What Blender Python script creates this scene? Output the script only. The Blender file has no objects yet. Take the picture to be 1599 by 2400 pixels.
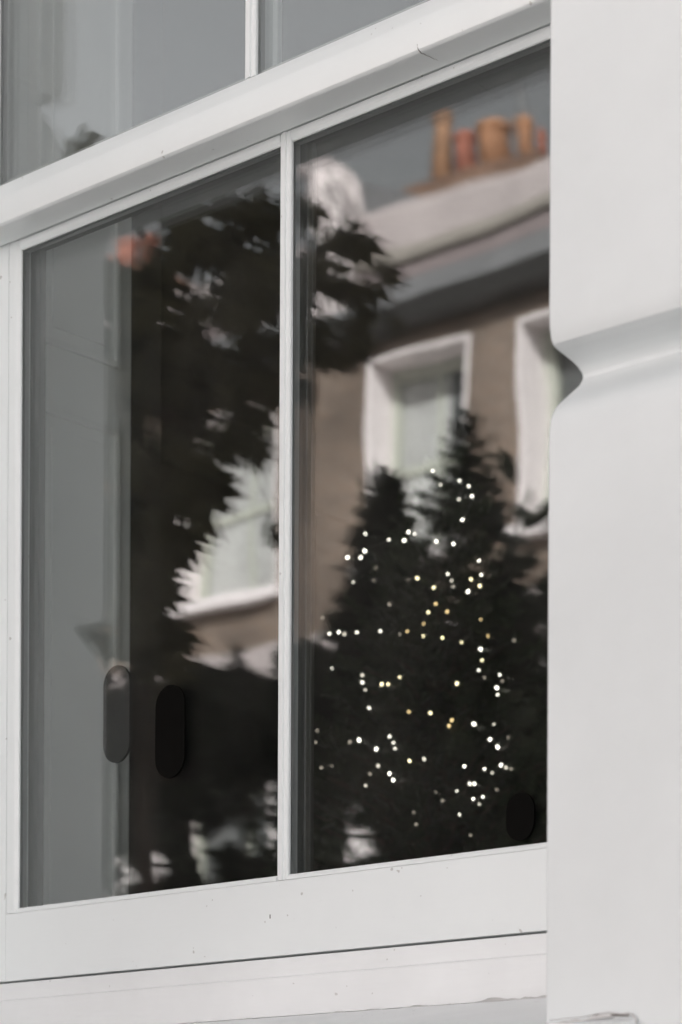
import bpy, bmesh, math, random
import numpy as np
from mathutils import Vector, Matrix, noise
R = math.radians
rng = np.random.default_rng(7)
random.seed(7)

# ------------------------------------------------------------ camera, sky, sun, exposure
S = bpy.context.scene
COL = S.collection
cd = bpy.data.cameras.new('camera')
cam = bpy.data.objects.new('camera', cd)
COL.objects.link(cam)
S.camera = cam
cd.sensor_fit = 'HORIZONTAL'
cd.sensor_width = 24.0
cd.lens = 85.0
cd.shift_y = 1.03496
cd.clip_start = 0.05
cd.clip_end = 400
AL, RO = R(41.81756), R(0.2595)
fwd = Vector((-math.sin(AL), math.cos(AL), 0))
r0 = Vector((math.cos(AL), math.sin(AL), 0))
up0 = Vector((0, 0, 1))
rt = r0 * math.cos(RO) + up0 * math.sin(RO)
up = -r0 * math.sin(RO) + up0 * math.cos(RO)
mw = Matrix((rt, up, -fwd)).transposed().to_4x4()
mw.translation = (1.80997, -1.91498, 1.6)
cam.matrix_world = mw
cd.dof.use_dof = True
cd.dof.focus_distance = 2.62
cd.dof.aperture_fstop = 6.3

SUN_EL, SUN_AZ = R(36), R(35)            # sun stands behind the white house, to the right of its front
W = bpy.data.worlds.new('World')
S.world = W
W.use_nodes = True
nt = W.node_tree
sky = nt.nodes.new('ShaderNodeTexSky')
sky.sky_type = 'NISHITA'
sky.sun_disc = False
sky.sun_elevation = SUN_EL
sky.sun_rotation = SUN_AZ
sky.dust_density = 4.0
sky.ozone_density = 0.6
hs = nt.nodes.new('ShaderNodeHueSaturation')
hs.inputs['Saturation'].default_value = 0.08
bg = nt.nodes['Background']
bg.inputs['Strength'].default_value = 0.095
nt.links.new(sky.outputs['Color'], hs.inputs['Color'])
nt.links.new(hs.outputs['Color'], bg.inputs['Color'])
sl = bpy.data.lights.new('sun', 'SUN')
sl.energy = 5.0
sl.angle = R(0.53)
sl.color = (1.0, 0.985, 0.965)
sun = bpy.data.objects.new('sun', sl)
COL.objects.link(sun)
sd = Vector((math.sin(SUN_AZ) * math.cos(SUN_EL), math.cos(SUN_AZ) * math.cos(SUN_EL), math.sin(SUN_EL)))
sun.rotation_euler = sd.to_track_quat('Z', 'Y').to_euler()
sun.location = (4, 6, 14)
S.view_settings.view_transform = 'Standard'
S.view_settings.look = 'None'
S.view_settings.gamma = 1.0
S.view_settings.use_curve_mapping = False
S.view_settings.exposure = 1.30
S.render.engine = 'CYCLES'
cy = S.cycles
cy.use_denoising = True
cy.max_bounces = 10
cy.diffuse_bounces = 5
cy.glossy_bounces = 5
cy.transparent_max_bounces = 24
cy.sample_clamp_indirect = 8

# ------------------------------------------------------------ materials
def new_mat(name):
    m = bpy.data.materials.new(name)
    m.use_nodes = True
    return m, m.node_tree, m.node_tree.nodes['Principled BSDF']

def nd(t, kind, **kw):
    n = t.nodes.new(kind)
    for k, v in kw.items():
        if hasattr(n, k):
            setattr(n, k, v)
        else:
            n.inputs[k].default_value = v
    return n

def ramp(t, fac, stops):
    r = t.nodes.new('ShaderNodeValToRGB')
    el = r.color_ramp.elements
    while len(el) < len(stops):
        el.new(0.5)
    for e, (p, c) in zip(el, stops):
        e.position = p
        e.color = (c[0], c[1], c[2], 1)
    t.links.new(fac, r.inputs['Fac'])
    return r.outputs['Color']

def paint(name, col, rough=0.45, specks=0.0, mottling=0.04, bump=0.08, bscale=60, streak=(1, 1, 1)):
    """Gloss or masonry paint: faint tonal drift, tiny dirt specks, brush or roller relief."""
    m, t, p = new_mat(name)
    co = t.nodes.new('ShaderNodeTexCoord').outputs['Object']
    n1 = nd(t, 'ShaderNodeTexNoise', Scale=3.0, Detail=5.0, Roughness=0.6)
    t.links.new(co, n1.inputs['Vector'])
    a = [max(0, c * (1 - mottling * 1.6)) for c in col]
    b = [min(1, c * (1 + mottling * 0.6)) for c in col]
    c1 = ramp(t, n1.outputs['Fac'], [(0.30, a), (0.62, b)])
    out = c1
    if specks:
        n2 = nd(t, 'ShaderNodeTexNoise', Scale=115.0, Detail=1.0)
        n3 = nd(t, 'ShaderNodeTexNoise', Scale=9.0, Detail=2.0)
        t.links.new(co, n2.inputs['Vector'])
        t.links.new(co, n3.inputs['Vector'])
        ad = nd(t, 'ShaderNodeMath', operation='MULTIPLY_ADD')
        t.links.new(n3.outputs['Fac'], ad.inputs[0])
        ad.inputs[1].default_value = 0.22
        t.links.new(n2.outputs['Fac'], ad.inputs[2])
        f = ramp(t, ad.outputs[0], [(0.893, (0, 0, 0)), (0.915, (specks, specks, specks))])
        mx = nd(t, 'ShaderNodeMix', data_type='RGBA')
        t.links.new(f, mx.inputs['Factor'])
        t.links.new(c1, mx.inputs['A'])
        mx.inputs['B'].default_value = (0.16, 0.13, 0.10, 1)
        out = mx.outputs['Result']
    t.links.new(out, p.inputs['Base Color'])
    p.inputs['Roughness'].default_value = rough
    if bump:
        mp = nd(t, 'ShaderNodeMapping')
        mp.inputs['Scale'].default_value = streak
        t.links.new(co, mp.inputs['Vector'])
        nb = nd(t, 'ShaderNodeTexNoise', Scale=bscale, Detail=4.0)
        t.links.new(mp.outputs['Vector'], nb.inputs['Vector'])
        bp = nd(t, 'ShaderNodeBump', Strength=bump, Distance=0.002)
        t.links.new(nb.outputs['Fac'], bp.inputs['Height'])
        t.links.new(bp.outputs['Normal'], p.inputs['Normal'])
    return m

def plain(name, col, rough=0.6, metallic=0.0, noise_amt=0.15, scale=8.0):
    m, t, p = new_mat(name)
    co = t.nodes.new('ShaderNodeTexCoord').outputs['Object']
    n1 = nd(t, 'ShaderNodeTexNoise', Scale=scale, Detail=5.0)
    t.links.new(co, n1.inputs['Vector'])
    c = ramp(t, n1.outputs['Fac'], [(0.3, [x * (1 - noise_amt) for x in col]), (0.7, [min(1, x * (1 + noise_amt)) for x in col])])
    t.links.new(c, p.inputs['Base Color'])
    p.inputs['Roughness'].default_value = rough
    p.inputs['Metallic'].default_value = metallic
    p.inputs['Specular IOR Level'].default_value = 0.0 if 'vinyl' in name else 0.5
    return m

def leaf_mat(name, c1, c2, rough=0.55, trans=0.12):
    m, t, p = new_mat(name)
    g = nd(t, 'ShaderNodeNewGeometry')
    c = ramp(t, g.outputs['Random Per Island'], [(0.0, c1), (1.0, c2)])
    t.links.new(c, p.inputs['Base Color'])
    p.inputs['Roughness'].default_value = rough
    p.inputs['Specular IOR Level'].default_value = 0.25
    return m

def glass(name, f0, tint, dust=0.0):
    """Window glass: a clear, faintly green sheet whose two faces each mirror by the Fresnel law."""
    m = bpy.data.materials.new(name)
    m.use_nodes = True
    t = m.node_tree
    t.nodes.clear()
    o = t.nodes.new('ShaderNodeOutputMaterial')
    tr = nd(t, 'ShaderNodeBsdfTransparent')
    tr.inputs['Color'].default_value = (*tint, 1)
    gl = nd(t, 'ShaderNodeBsdfGlossy')
    gl.inputs['Roughness'].default_value = 0.0
    gl.inputs['Color'].default_value = (1, 1, 1, 1)
    lw = nd(t, 'ShaderNodeLayerWeight', Blend=0.5)
    pw = nd(t, 'ShaderNodeMath', operation='POWER')
    t.links.new(lw.outputs['Facing'], pw.inputs[0])
    pw.inputs[1].default_value = 5.0
    ma = nd(t, 'ShaderNodeMath', operation='MULTIPLY_ADD')
    t.links.new(pw.outputs[0], ma.inputs[0])
    ma.inputs[1].default_value = 1 - f0
    ma.inputs[2].default_value = f0
    mx = t.nodes.new('ShaderNodeMixShader')
    t.links.new(ma.outputs[0], mx.inputs['Fac'])
    t.links.new(tr.outputs[0], mx.inputs[1])
    t.links.new(gl.outputs[0], mx.inputs[2])
    # very slight waviness of the sheet
    co = t.nodes.new('ShaderNodeTexCoord').outputs['Object']
    wn = nd(t, 'ShaderNodeTexNoise', Scale=5.0, Detail=1.0)
    t.links.new(co, wn.inputs['Vector'])
    bp = nd(t, 'ShaderNodeBump', Strength=0.35, Distance=0.0010)
    t.links.new(wn.outputs['Fac'], bp.inputs['Height'])
    t.links.new(bp.outputs['Normal'], gl.inputs['Normal'])
    last = mx
    if dust:
        vo = nd(t, 'ShaderNodeTexVoronoi', Scale=70.0)        # separate dust dots, few above, more low down
        t.links.new(co, vo.inputs['Vector'])
        sc = nd(t, 'ShaderNodeSeparateColor')
        t.links.new(vo.outputs['Color'], sc.inputs[0])
        sx = nd(t, 'ShaderNodeSeparateXYZ')
        t.links.new(co, sx.inputs[0])
        lo = nd(t, 'ShaderNodeMapRange')
        t.links.new(sx.outputs['Z'], lo.inputs['Value'])
        lo.inputs['From Min'].default_value = -0.25
        lo.inputs['From Max'].default_value = -0.40
        lo.inputs['To Min'].default_value = 0.975
        lo.inputs['To Max'].default_value = 0.80
        gt = nd(t, 'ShaderNodeMath', operation='GREATER_THAN')
        t.links.new(sc.outputs[0], gt.inputs[0])
        t.links.new(lo.outputs[0], gt.inputs[1])
        lt = nd(t, 'ShaderNodeMapRange')
        t.links.new(vo.outputs['Distance'], lt.inputs['Value'])
        lt.inputs['From Min'].default_value = 0.03
        lt.inputs['From Max'].default_value = 0.075
        lt.inputs['To Min'].default_value = dust
        lt.inputs['To Max'].default_value = 0.0
        ml = nd(t, 'ShaderNodeMath', operation='MULTIPLY')
        t.links.new(gt.outputs[0], ml.inputs[0])
        t.links.new(lt.outputs[0], ml.inputs[1])
        bd = nd(t, 'ShaderNodeTexNoise', Scale=5.0, Detail=6.0)   # a thin uneven film of dirt
        t.links.new(co, bd.inputs['Vector'])
        fl = nd(t, 'ShaderNodeMapRange')
        t.links.new(bd.outputs['Fac'], fl.inputs['Value'])
        fl.inputs['From Min'].default_value = 0.40
        fl.inputs['From Max'].default_value = 0.80
        fl.inputs['To Min'].default_value = 0.004
        fl.inputs['To Max'].default_value = 0.016
        sm = nd(t, 'ShaderNodeMath', operation='ADD')
        t.links.new(ml.outputs[0], sm.inputs[0])
        t.links.new(fl.outputs[0], sm.inputs[1])
        f = sm.outputs[0]
        df = nd(t, 'ShaderNodeBsdfDiffuse')
        df.inputs['Color'].default_value = (0.5, 0.48, 0.45, 1)
        m2 = t.nodes.new('ShaderNodeMixShader')
        t.links.new(f, m2.inputs['Fac'])
        t.links.new(mx.outputs[0], m2.inputs[1])
        t.links.new(df.outputs[0], m2.inputs[2])
        last = m2
    t.links.new(last.outputs[0], o.inputs['Surface'])
    return m

def brick_mat(name, c1, c2, mortar):
    m, t, p = new_mat(name)
    co = t.nodes.new('ShaderNodeTexCoord').outputs['Object']
    sx = nd(t, 'ShaderNodeSeparateXYZ')
    t.links.new(co, sx.inputs[0])
    ad = nd(t, 'ShaderNodeMath', operation='ADD')
    t.links.new(sx.outputs['X'], ad.inputs[0])
    t.links.new(sx.outputs['Y'], ad.inputs[1])
    cx = nd(t, 'ShaderNodeCombineXYZ')
    t.links.new(ad.outputs[0], cx.inputs['X'])
    t.links.new(sx.outputs['Z'], cx.inputs['Y'])
    b = nd(t, 'ShaderNodeTexBrick', Scale=1.0)
    b.inputs['Brick Width'].default_value = 0.225
    b.inputs['Row Height'].default_value = 0.075
    b.inputs['Mortar Size'].default_value = 0.006
    b.inputs['Color1'].default_value = (*c1, 1)
    b.inputs['Color2'].default_value = (*c2, 1)
    b.inputs['Mortar'].default_value = (*mortar, 1)
    t.links.new(cx.outputs[0], b.inputs['Vector'])
    n1 = nd(t, 'ShaderNodeTexNoise', Scale=1.3, Detail=5.0)
    t.links.new(co, n1.inputs['Vector'])
    k = ramp(t, n1.outputs['Fac'], [(0.32, (0.55, 0.55, 0.55)), (0.66, (1.2, 1.2, 1.2))])
    mx = nd(t, 'ShaderNodeMix', data_type='RGBA', blend_type='MULTIPLY')
    mx.inputs['Factor'].default_value = 1.0
    t.links.new(b.outputs['Color'], mx.inputs['A'])
    t.links.new(k, mx.inputs['B'])
    t.links.new(mx.outputs['Result'], p.inputs['Base Color'])
    p.inputs['Roughness'].default_value = 0.85
    return m

def glow(name, col, strength):
    m = bpy.data.materials.new(name)
    m.use_nodes = True
    t = m.node_tree
    t.nodes.clear()
    o = t.nodes.new('ShaderNodeOutputMaterial')
    e = nd(t, 'ShaderNodeEmission', Strength=strength)
    e.inputs['Color'].default_value = (*col, 1)
    t.links.new(e.outputs[0], o.inputs['Surface'])
    return m

M = dict(
    stucco=paint('stucco_paint', (0.712, 0.744, 0.752), 0.6, specks=0.0, mottling=0.04, bump=0.28, bscale=28),
    gloss=paint('joinery_paint', (0.80, 0.835, 0.838), 0.4, specks=0.4, mottling=0.025, bump=0.10, bscale=22, streak=(1, 8, 10)),
    sillpaint=paint('sill_paint', (0.80, 0.818, 0.824), 0.5, specks=0.3, mottling=0.05, bump=0.35, bscale=16, streak=(1, 6, 8)),
    stonepaint=paint('stone_sill_paint', (0.86, 0.87, 0.875), 0.5, specks=0.3, mottling=0.05, bump=0.35, bscale=16),
    caulk=paint('old_sealant', (0.62, 0.615, 0.61), 0.8, specks=0.6, mottling=0.35, bump=0.4, bscale=90),
    crack=plain('crack_dirt', (0.10, 0.085, 0.07), 0.9),
    grime=plain('gap_grime', (0.085, 0.06, 0.045), 0.9),
    spacer=plain('aluminium_spacer', (0.42, 0.44, 0.44), 0.35, 0.7, 0.05),
    glass=glass('window_glass', 0.070, (0.978, 0.986, 0.982), 0.22),
    glass_up=glass('coated_window_glass', 0.135, (0.978, 0.986, 0.982), 0.10),
    pillgrey=plain('reflection_grey_vinyl', (0.048, 0.050, 0.050), 0.95),  # lighter grey paints in the pane reflection missing over this dark sticker
    pill=plain('black_vinyl', (0.0065, 0.0062, 0.0058), 0.95),
    shutter=paint('shutter_paint', (0.83, 0.845, 0.84), 0.45, bump=0.0),
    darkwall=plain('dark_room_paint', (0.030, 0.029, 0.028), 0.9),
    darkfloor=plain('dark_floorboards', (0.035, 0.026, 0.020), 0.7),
    fir=leaf_mat('fir_needles', (0.018, 0.030, 0.016), (0.035, 0.050, 0.024)),
    yew=leaf_mat('yew_needles', (0.016, 0.024, 0.013), (0.035, 0.045, 0.022)),
    maple=leaf_mat('maple_leaves', (0.055, 0.052, 0.028), (0.110, 0.096, 0.052)),
    laurel=leaf_mat('laurel_leaves', (0.05, 0.06, 0.04), (0.09, 0.10, 0.07), 0.4),
    bark=plain('bark', (0.07, 0.05, 0.038), 0.9, 0, 0.4, 30),
    wire=plain('dark_green_wire', (0.01, 0.016, 0.01), 0.5),
    inside=plain('inside_gloom', (0.05, 0.048, 0.045), 0.5),  # dark colour paints in the gloom on the sash's room side
    pot=plain('terracotta_pot', (0.30, 0.14, 0.085), 0.8, 0, 0.25, 5),
    potyellow=plain('buff_clay_pot', (0.37, 0.185, 0.10), 0.8, 0, 0.25, 5),
    pottan=plain('tan_clay_pot', (0.34, 0.19, 0.11), 0.8, 0, 0.25, 5),
    potred=plain('red_clay_pot', (0.34, 0.125, 0.085), 0.8, 0, 0.25, 5),
    planter=plain('grey_planter', (0.12, 0.12, 0.12), 0.7),
    brick=brick_mat('brown_brick', (0.205, 0.145, 0.11), (0.15, 0.108, 0.085), (0.25, 0.22, 0.19)),
    stackbrick=brick_mat('orange_brick', (0.24, 0.13, 0.085), (0.20, 0.11, 0.075), (0.26, 0.2, 0.16)),
    pinkwhite=plain('pale_pink_render', (0.43, 0.375, 0.37), 0.8, 0, 0.16, 1.6),
    white=plain('white_masonry_paint', (0.84, 0.775, 0.775), 0.7, 0, 0.04, 2),
    scroll=plain('worn_white_render', (0.58, 0.52, 0.515), 0.8, 0, 0.6, 7),
    greenwhite=plain('pale_green_sash_paint', (0.46, 0.47, 0.41), 0.5, 0, 0.04, 2),
    beige=plain('beige_coping', (0.25, 0.225, 0.20), 0.8, 0, 0.10, 2),
    mauve=plain('mauve_tiles', (0.19, 0.155, 0.155), 0.8, 0, 0.12, 3),
    slate=plain('roof_slate', (0.15, 0.15, 0.155), 0.7, 0, 0.12, 3),
    farpane=plain('far_window_glass', (0.10, 0.105, 0.105), 0.25, 0, 0.3, 1.5),
    net=plain('net_curtain', (0.42, 0.42, 0.41), 0.9, 0, 0.2, 3),
    asphalt=plain('asphalt', (0.07, 0.07, 0.07), 0.9, 0, 0.2, 12),
    bounceroad=plain('pale_bounce_road', (0.33, 0.325, 0.32), 0.9, 0, 0.2, 12),  # unseen road surface, made pale to bounce sunlight up onto the window
    paving=plain('york_paving', (0.54, 0.52, 0.50), 0.85, 0, 0.15, 4),
    kerb=plain('granite_kerb', (0.24, 0.24, 0.235), 0.8, 0, 0.15, 6),
    grey=plain('lead_grey', (0.12, 0.122, 0.125), 0.6, 0, 0.1, 4),
    eaves_shade=plain('eaves_shade_black', (0.022, 0.021, 0.02), 0.5),  # black stands in for the shade under the eaves
    soil=plain('soil', (0.04, 0.03, 0.022), 0.95),
)
GLOW = {0: glow('fairy_glow_faint', (1, 0.86, 0.70), 0.4), 1: glow('fairy_glow_dim', (1, 0.91, 0.76), 1.2),
        2: glow('fairy_glow_soft', (1, 0.93, 0.80), 2.2), 3: glow('fairy_glow_bright', (1, 0.94, 0.82), 4.2),
        4: glow('fairy_glow_amber', (1, 0.72, 0.34), 1.4), 5: glow('fairy_glow_warm', (1, 0.86, 0.52), 3.0),
        6: glow('fairy_glow_yellow', (1, 0.88, 0.48), 6.0)}

# ------------------------------------------------------------ helpers
def thing(name, label, cat, loc=(0, 0, 0), group=None):
    o = bpy.data.objects.new(name, None)
    o.empty_display_size = 0.1
    o.location = loc
    COL.objects.link(o)
    tag(o, label, cat, group)
    return o

def tag(o, label=None, cat=None, group=None, kind=None):
    if label: o['label'] = label
    if cat: o['category'] = cat
    if group: o['group'] = group
    if kind: o['kind'] = kind
    return o

def put(name, me, parent=None, mat=None, label=None, kind=None):
    """Link a mesh whose vertices are in world coordinates; a part's origin moves to its own centre."""
    if mat is not None:
        me.materials.append(mat)
    n = len(me.vertices)
    co = np.empty(n * 3)
    me.vertices.foreach_get('co', co)
    co = co.reshape(-1, 3)
    c = (co.min(0) + co.max(0)) / 2
    me.vertices.foreach_set('co', (co - c).ravel())
    me.update()
    o = bpy.data.objects.new(name, me)
    COL.objects.link(o)
    o.location = Vector(c)
    if parent is not None:
        o.parent = parent
        o.location = Vector(c) - world_loc(parent)
    if label: o['label'] = label
    if kind: o['kind'] = kind
    return o

def world_loc(o):
    v = Vector(o.location)
    while o.parent is not None:
        o = o.parent
        v = v + Vector(o.location)
    return v

def mesh(name, v, f, smooth=False):
    me = bpy.data.meshes.new(name)
    me.from_pydata([tuple(map(float, p)) for p in v], [], [tuple(map(int, q)) for q in f])
    me.update()
    if smooth:
        me.polygons.foreach_set('use_smooth', [True] * len(me.polygons))
    return me

def fix(me):
    bm = bmesh.new()
    bm.from_mesh(me)
    bmesh.ops.recalc_face_normals(bm, faces=bm.faces)
    bm.to_mesh(me)
    bm.free()
    return me

def box(x0, x1, y0, y1, z0, z1, bev=0.0, seg=2):
    bm = bmesh.new()
    bmesh.ops.create_cube(bm, size=1)
    for v in bm.verts:
        v.co = Vector(((x0 + x1) / 2 + v.co.x * (x1 - x0), (y0 + y1) / 2 + v.co.y * (y1 - y0), (z0 + z1) / 2 + v.co.z * (z1 - z0)))
    if bev:
        bmesh.ops.bevel(bm, geom=bm.edges[:], offset=bev, segments=seg, affect='EDGES', profile=0.6)
    me = bpy.data.meshes.new('box')
    bm.to_mesh(me)
    bm.free()
    return me

def joined(meshes, smooth=False):
    v, f = [], []
    for me in meshes:
        k = len(v)
        v += [tuple(p.co) for p in me.vertices]
        f += [tuple(i + k for i in p.vertices) for p in me.polygons]
        bpy.data.meshes.remove(me)
    return mesh('joined', v, f, smooth)

def prism_x(prof, x0, x1, smooth=False, sub=1):
    """A closed (y, z) outline swept along X."""
    n = len(prof)
    v, f = [], []
    for i in range(sub + 1):
        x = x0 + (x1 - x0) * i / sub
        v += [(x, y, z) for y, z in prof]
    for i in range(sub):
        for k in range(n):
            a, b = i * n + k, i * n + (k + 1) % n
            f.append((a, b, b + n, a + n))
    f.append(tuple(range(n)))
    f.append(tuple(range(sub * n, sub * n + n)))
    return fix(mesh('prism', v, f, smooth))

def prism_z(prof, z0, z1):
    n = len(prof)
    v = [(x, y, z0) for x, y in prof] + [(x, y, z1) for x, y in prof]
    f = [(k, (k + 1) % n, n + (k + 1) % n, n + k) for k in range(n)] + [tuple(range(n)), tuple(range(n, 2 * n))]
    return fix(mesh('prism', v, f))

def tube(pts, rad, n=6):
    pts = [Vector(p) for p in pts]
    rads = rad if isinstance(rad, (list, tuple)) else [rad] * len(pts)
    v, f = [], []
    for i, p in enumerate(pts):
        d = (pts[min(i + 1, len(pts) - 1)] - pts[max(i - 1, 0)]).normalized()
        a = d.cross(Vector((0.3, 0.2, 0.93)) if abs(d.z) < 0.9 else Vector((1, 0, 0))).normalized()
        b = d.cross(a)
        for k in range(n):
            t = 2 * math.pi * k / n
            v.append(p + (a * math.cos(t) + b * math.sin(t)) * rads[i])
    for i in range(len(pts) - 1):
        for k in range(n):
            q = i * n
            f.append((q + k, q + (k + 1) % n, q + n + (k + 1) % n, q + n + k))
    f.append(tuple(range(n)))
    f.append(tuple(range(len(v) - n, len(v))))
    return fix(mesh('tube', v, f, True))

def lathe(prof, c, n=16):
    v, f = [], []
    for r, z in prof:
        for k in range(n):
            t = 2 * math.pi * k / n
            v.append((c[0] + r * math.cos(t), c[1] + r * math.sin(t), c[2] + z))
    for i in range(len(prof) - 1):
        for k in range(n):
            f.append((i * n + k, i * n + (k + 1) % n, (i + 1) * n + (k + 1) % n, (i + 1) * n + k))
    f.append(tuple(range(n)))
    f.append(tuple(range(len(v) - n, len(v))))
    return fix(mesh('lathe', v, f, True))

def scatter(tv, tf, frames):
    """Copies of a small leaf template (tv, tf) at 3x4 frames [R*s | p], in one mesh."""
    tv = np.asarray(tv, float)
    fr = np.asarray(frames, float)
    n, k = len(fr), len(tv)
    v = np.einsum('nij,kj->nki', fr[:, :, :3], tv) + fr[:, None, :, 3]
    v = v.reshape(-1, 3)
    sizes = np.array([len(q) for q in tf])
    loops = np.concatenate([np.asarray(q) for q in tf])
    me = bpy.data.meshes.new('leaves')
    me.vertices.add(len(v))
    me.vertices.foreach_set('co', v.ravel())
    me.loops.add(len(loops) * n)
    me.polygons.add(len(tf) * n)
    li = (loops[None, :] + (np.arange(n) * k)[:, None]).ravel()
    me.loops.foreach_set('vertex_index', li.astype(np.int32))
    tot = np.tile(sizes, n)
    st = np.concatenate([[0], np.cumsum(tot)[:-1]])
    me.polygons.foreach_set('loop_start', st.astype(np.int32))
    me.polygons.foreach_set('loop_total', tot.astype(np.int32))
    me.update(calc_edges=True)
    me.validate()
    return me

def frame(p, d, nrm, s):
    """x = side, y = along the leaf (d), z = face normal."""
    d = np.asarray(d, float)
    d = d / np.linalg.norm(d)
    x = np.cross(d, nrm)
    x = x / (np.linalg.norm(x) + 1e-9)
    z = np.cross(x, d)
    return np.column_stack([x * s, d * s, z * s, np.asarray(p, float)])

def palm_leaf(lobes=7, wid=0.19):
    """A hand-shaped leaf of pointed lobes, stem at the origin, middle lobe along +y; length 1."""
    v, f = [], []
    ang = {7: (0, 36, -36, 74, -74, 116, -116), 5: (0, 42, -42, 88, -88)}[lobes]
    ln = {7: (1, .93, .93, .74, .74, .42, .42), 5: (1, .85, .85, .55, .55)}[lobes]
    for a, l in zip(ang, ln):
        a = R(a)
        d = np.array([math.sin(a), math.cos(a)])
        s = np.array([d[1], -d[0]])
        k = len(v)
        for u, w, z in ((0, 0, 0), (.30, .55, .0), (.52, 1, -.03), (.80, .42, -.10), (1, 0, -.18), (.80, -.42, -.10), (.52, -1, -.03), (.30, -.55, .0)):
            q = d * u * l + s * w * wid * l
            v.append((q[0], q[1], z * l + (0.03 if w else 0)))
        f += [(k, k + 1, k + 2, k + 6, k + 7), (k + 2, k + 3, k + 4, k + 5, k + 6)]
    return v, f

def lance_leaf(w=0.16):
    return [(0, 0, 0), (w * .8, .3, .03), (w, .55, .02), (w * .5, .85, -.05), (0, 1, -.12), (-w * .5, .85, -.05), (-w, .55, .02), (-w * .8, .3, .03)], [(0, 1, 2, 6, 7), (2, 3, 4, 5, 6)]

def needle_sprig(n=9, w=0.10, ln=0.42):
    """A short twig carrying a comb of needles on both sides and a pointed end; length 1."""
    v, f = [], []
    def blade(b, d, l, ww):
        b, d = np.array(b, float), np.array(d, float)
        d = d / np.linalg.norm(d)
        s = np.cross(d, (0, 0, 1.0))
        s = s / np.linalg.norm(s)
        k = len(v)
        v.extend([tuple(b - s * ww * .4), tuple(b + s * ww * .4), tuple(b + d * l * .6 + s * ww * .4), tuple(b + d * l), tuple(b + d * l * .6 - s * ww * .4)])
        f.append((k, k + 1, k + 2, k + 3, k + 4))
    blade((0, 0, 0), (0, 1, 0), 1.0, w * .8)
    for i in range(n):
        y = 0.08 + 0.8 * i / n
        for sg in (-1, 1):
            blade((0, y, 0), (sg * 0.9, 0.75, 0.25 * ((i % 3) - 1)), ln * (1 - 0.5 * i / n), w)
    return v, f

def rand_unit():
    v = rng.normal(size=3)
    return v / np.linalg.norm(v)

# ---- spread of the planting and of the lights, in metres
ACER= [(-1.05, -0.7, 2.87, 0.041, 0.075), (-1.05, -0.69, 2.74, 0.034, 0.062), (-1.04, -0.7, 2.64, 0.041, 0.062), (-0.95, -0.66, 2.8, 0.04, 0.047), (-1.01, -0.73, 2.54, 0.041, 0.041), (-0.83, -0.76, 3.13, 0.06, 0.06), (-0.89, -0.72, 3.12, 0.06, 0.04), (-0.99, -0.74, 3.11, 0.062, 0.062), (-0.85, -0.75, 3.05, 0.073, 0.067), (-0.75, -0.72, 3.02, 0.039, 0.078), (-0.97, -0.77, 3.02, 0.075, 0.075), (-0.83, -0.77, 2.96, 0.06, 0.067), (-1.1, -0.77, 3.09, 0.063, 0.07), (-1.11, -0.76, 2.98, 0.077, 0.084), (-0.97, -0.77, 2.92, 0.068, 0.062), (-0.84, -0.76, 2.88, 0.047, 0.04), (-0.99, -0.75, 2.84, 0.055, 0.041), (-1.01, -0.73, 2.76, 0.048, 0.062), (-1.1, -0.76, 2.7, 0.056, 0.07), (-1.01, -0.73, 2.63, 0.041, 0.055), (-0.99, -0.75, 2.56, 0.031, 0.041), (-1.12, -0.75, 2.58, 0.07, 0.084), (-1.08, -0.79, 2.5, 0.07, 0.049), (-0.74, -0.73, 3.15, 0.026, 0.026), (-0.75, -0.72, 2.87, 0.02, 0.033)]
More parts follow.
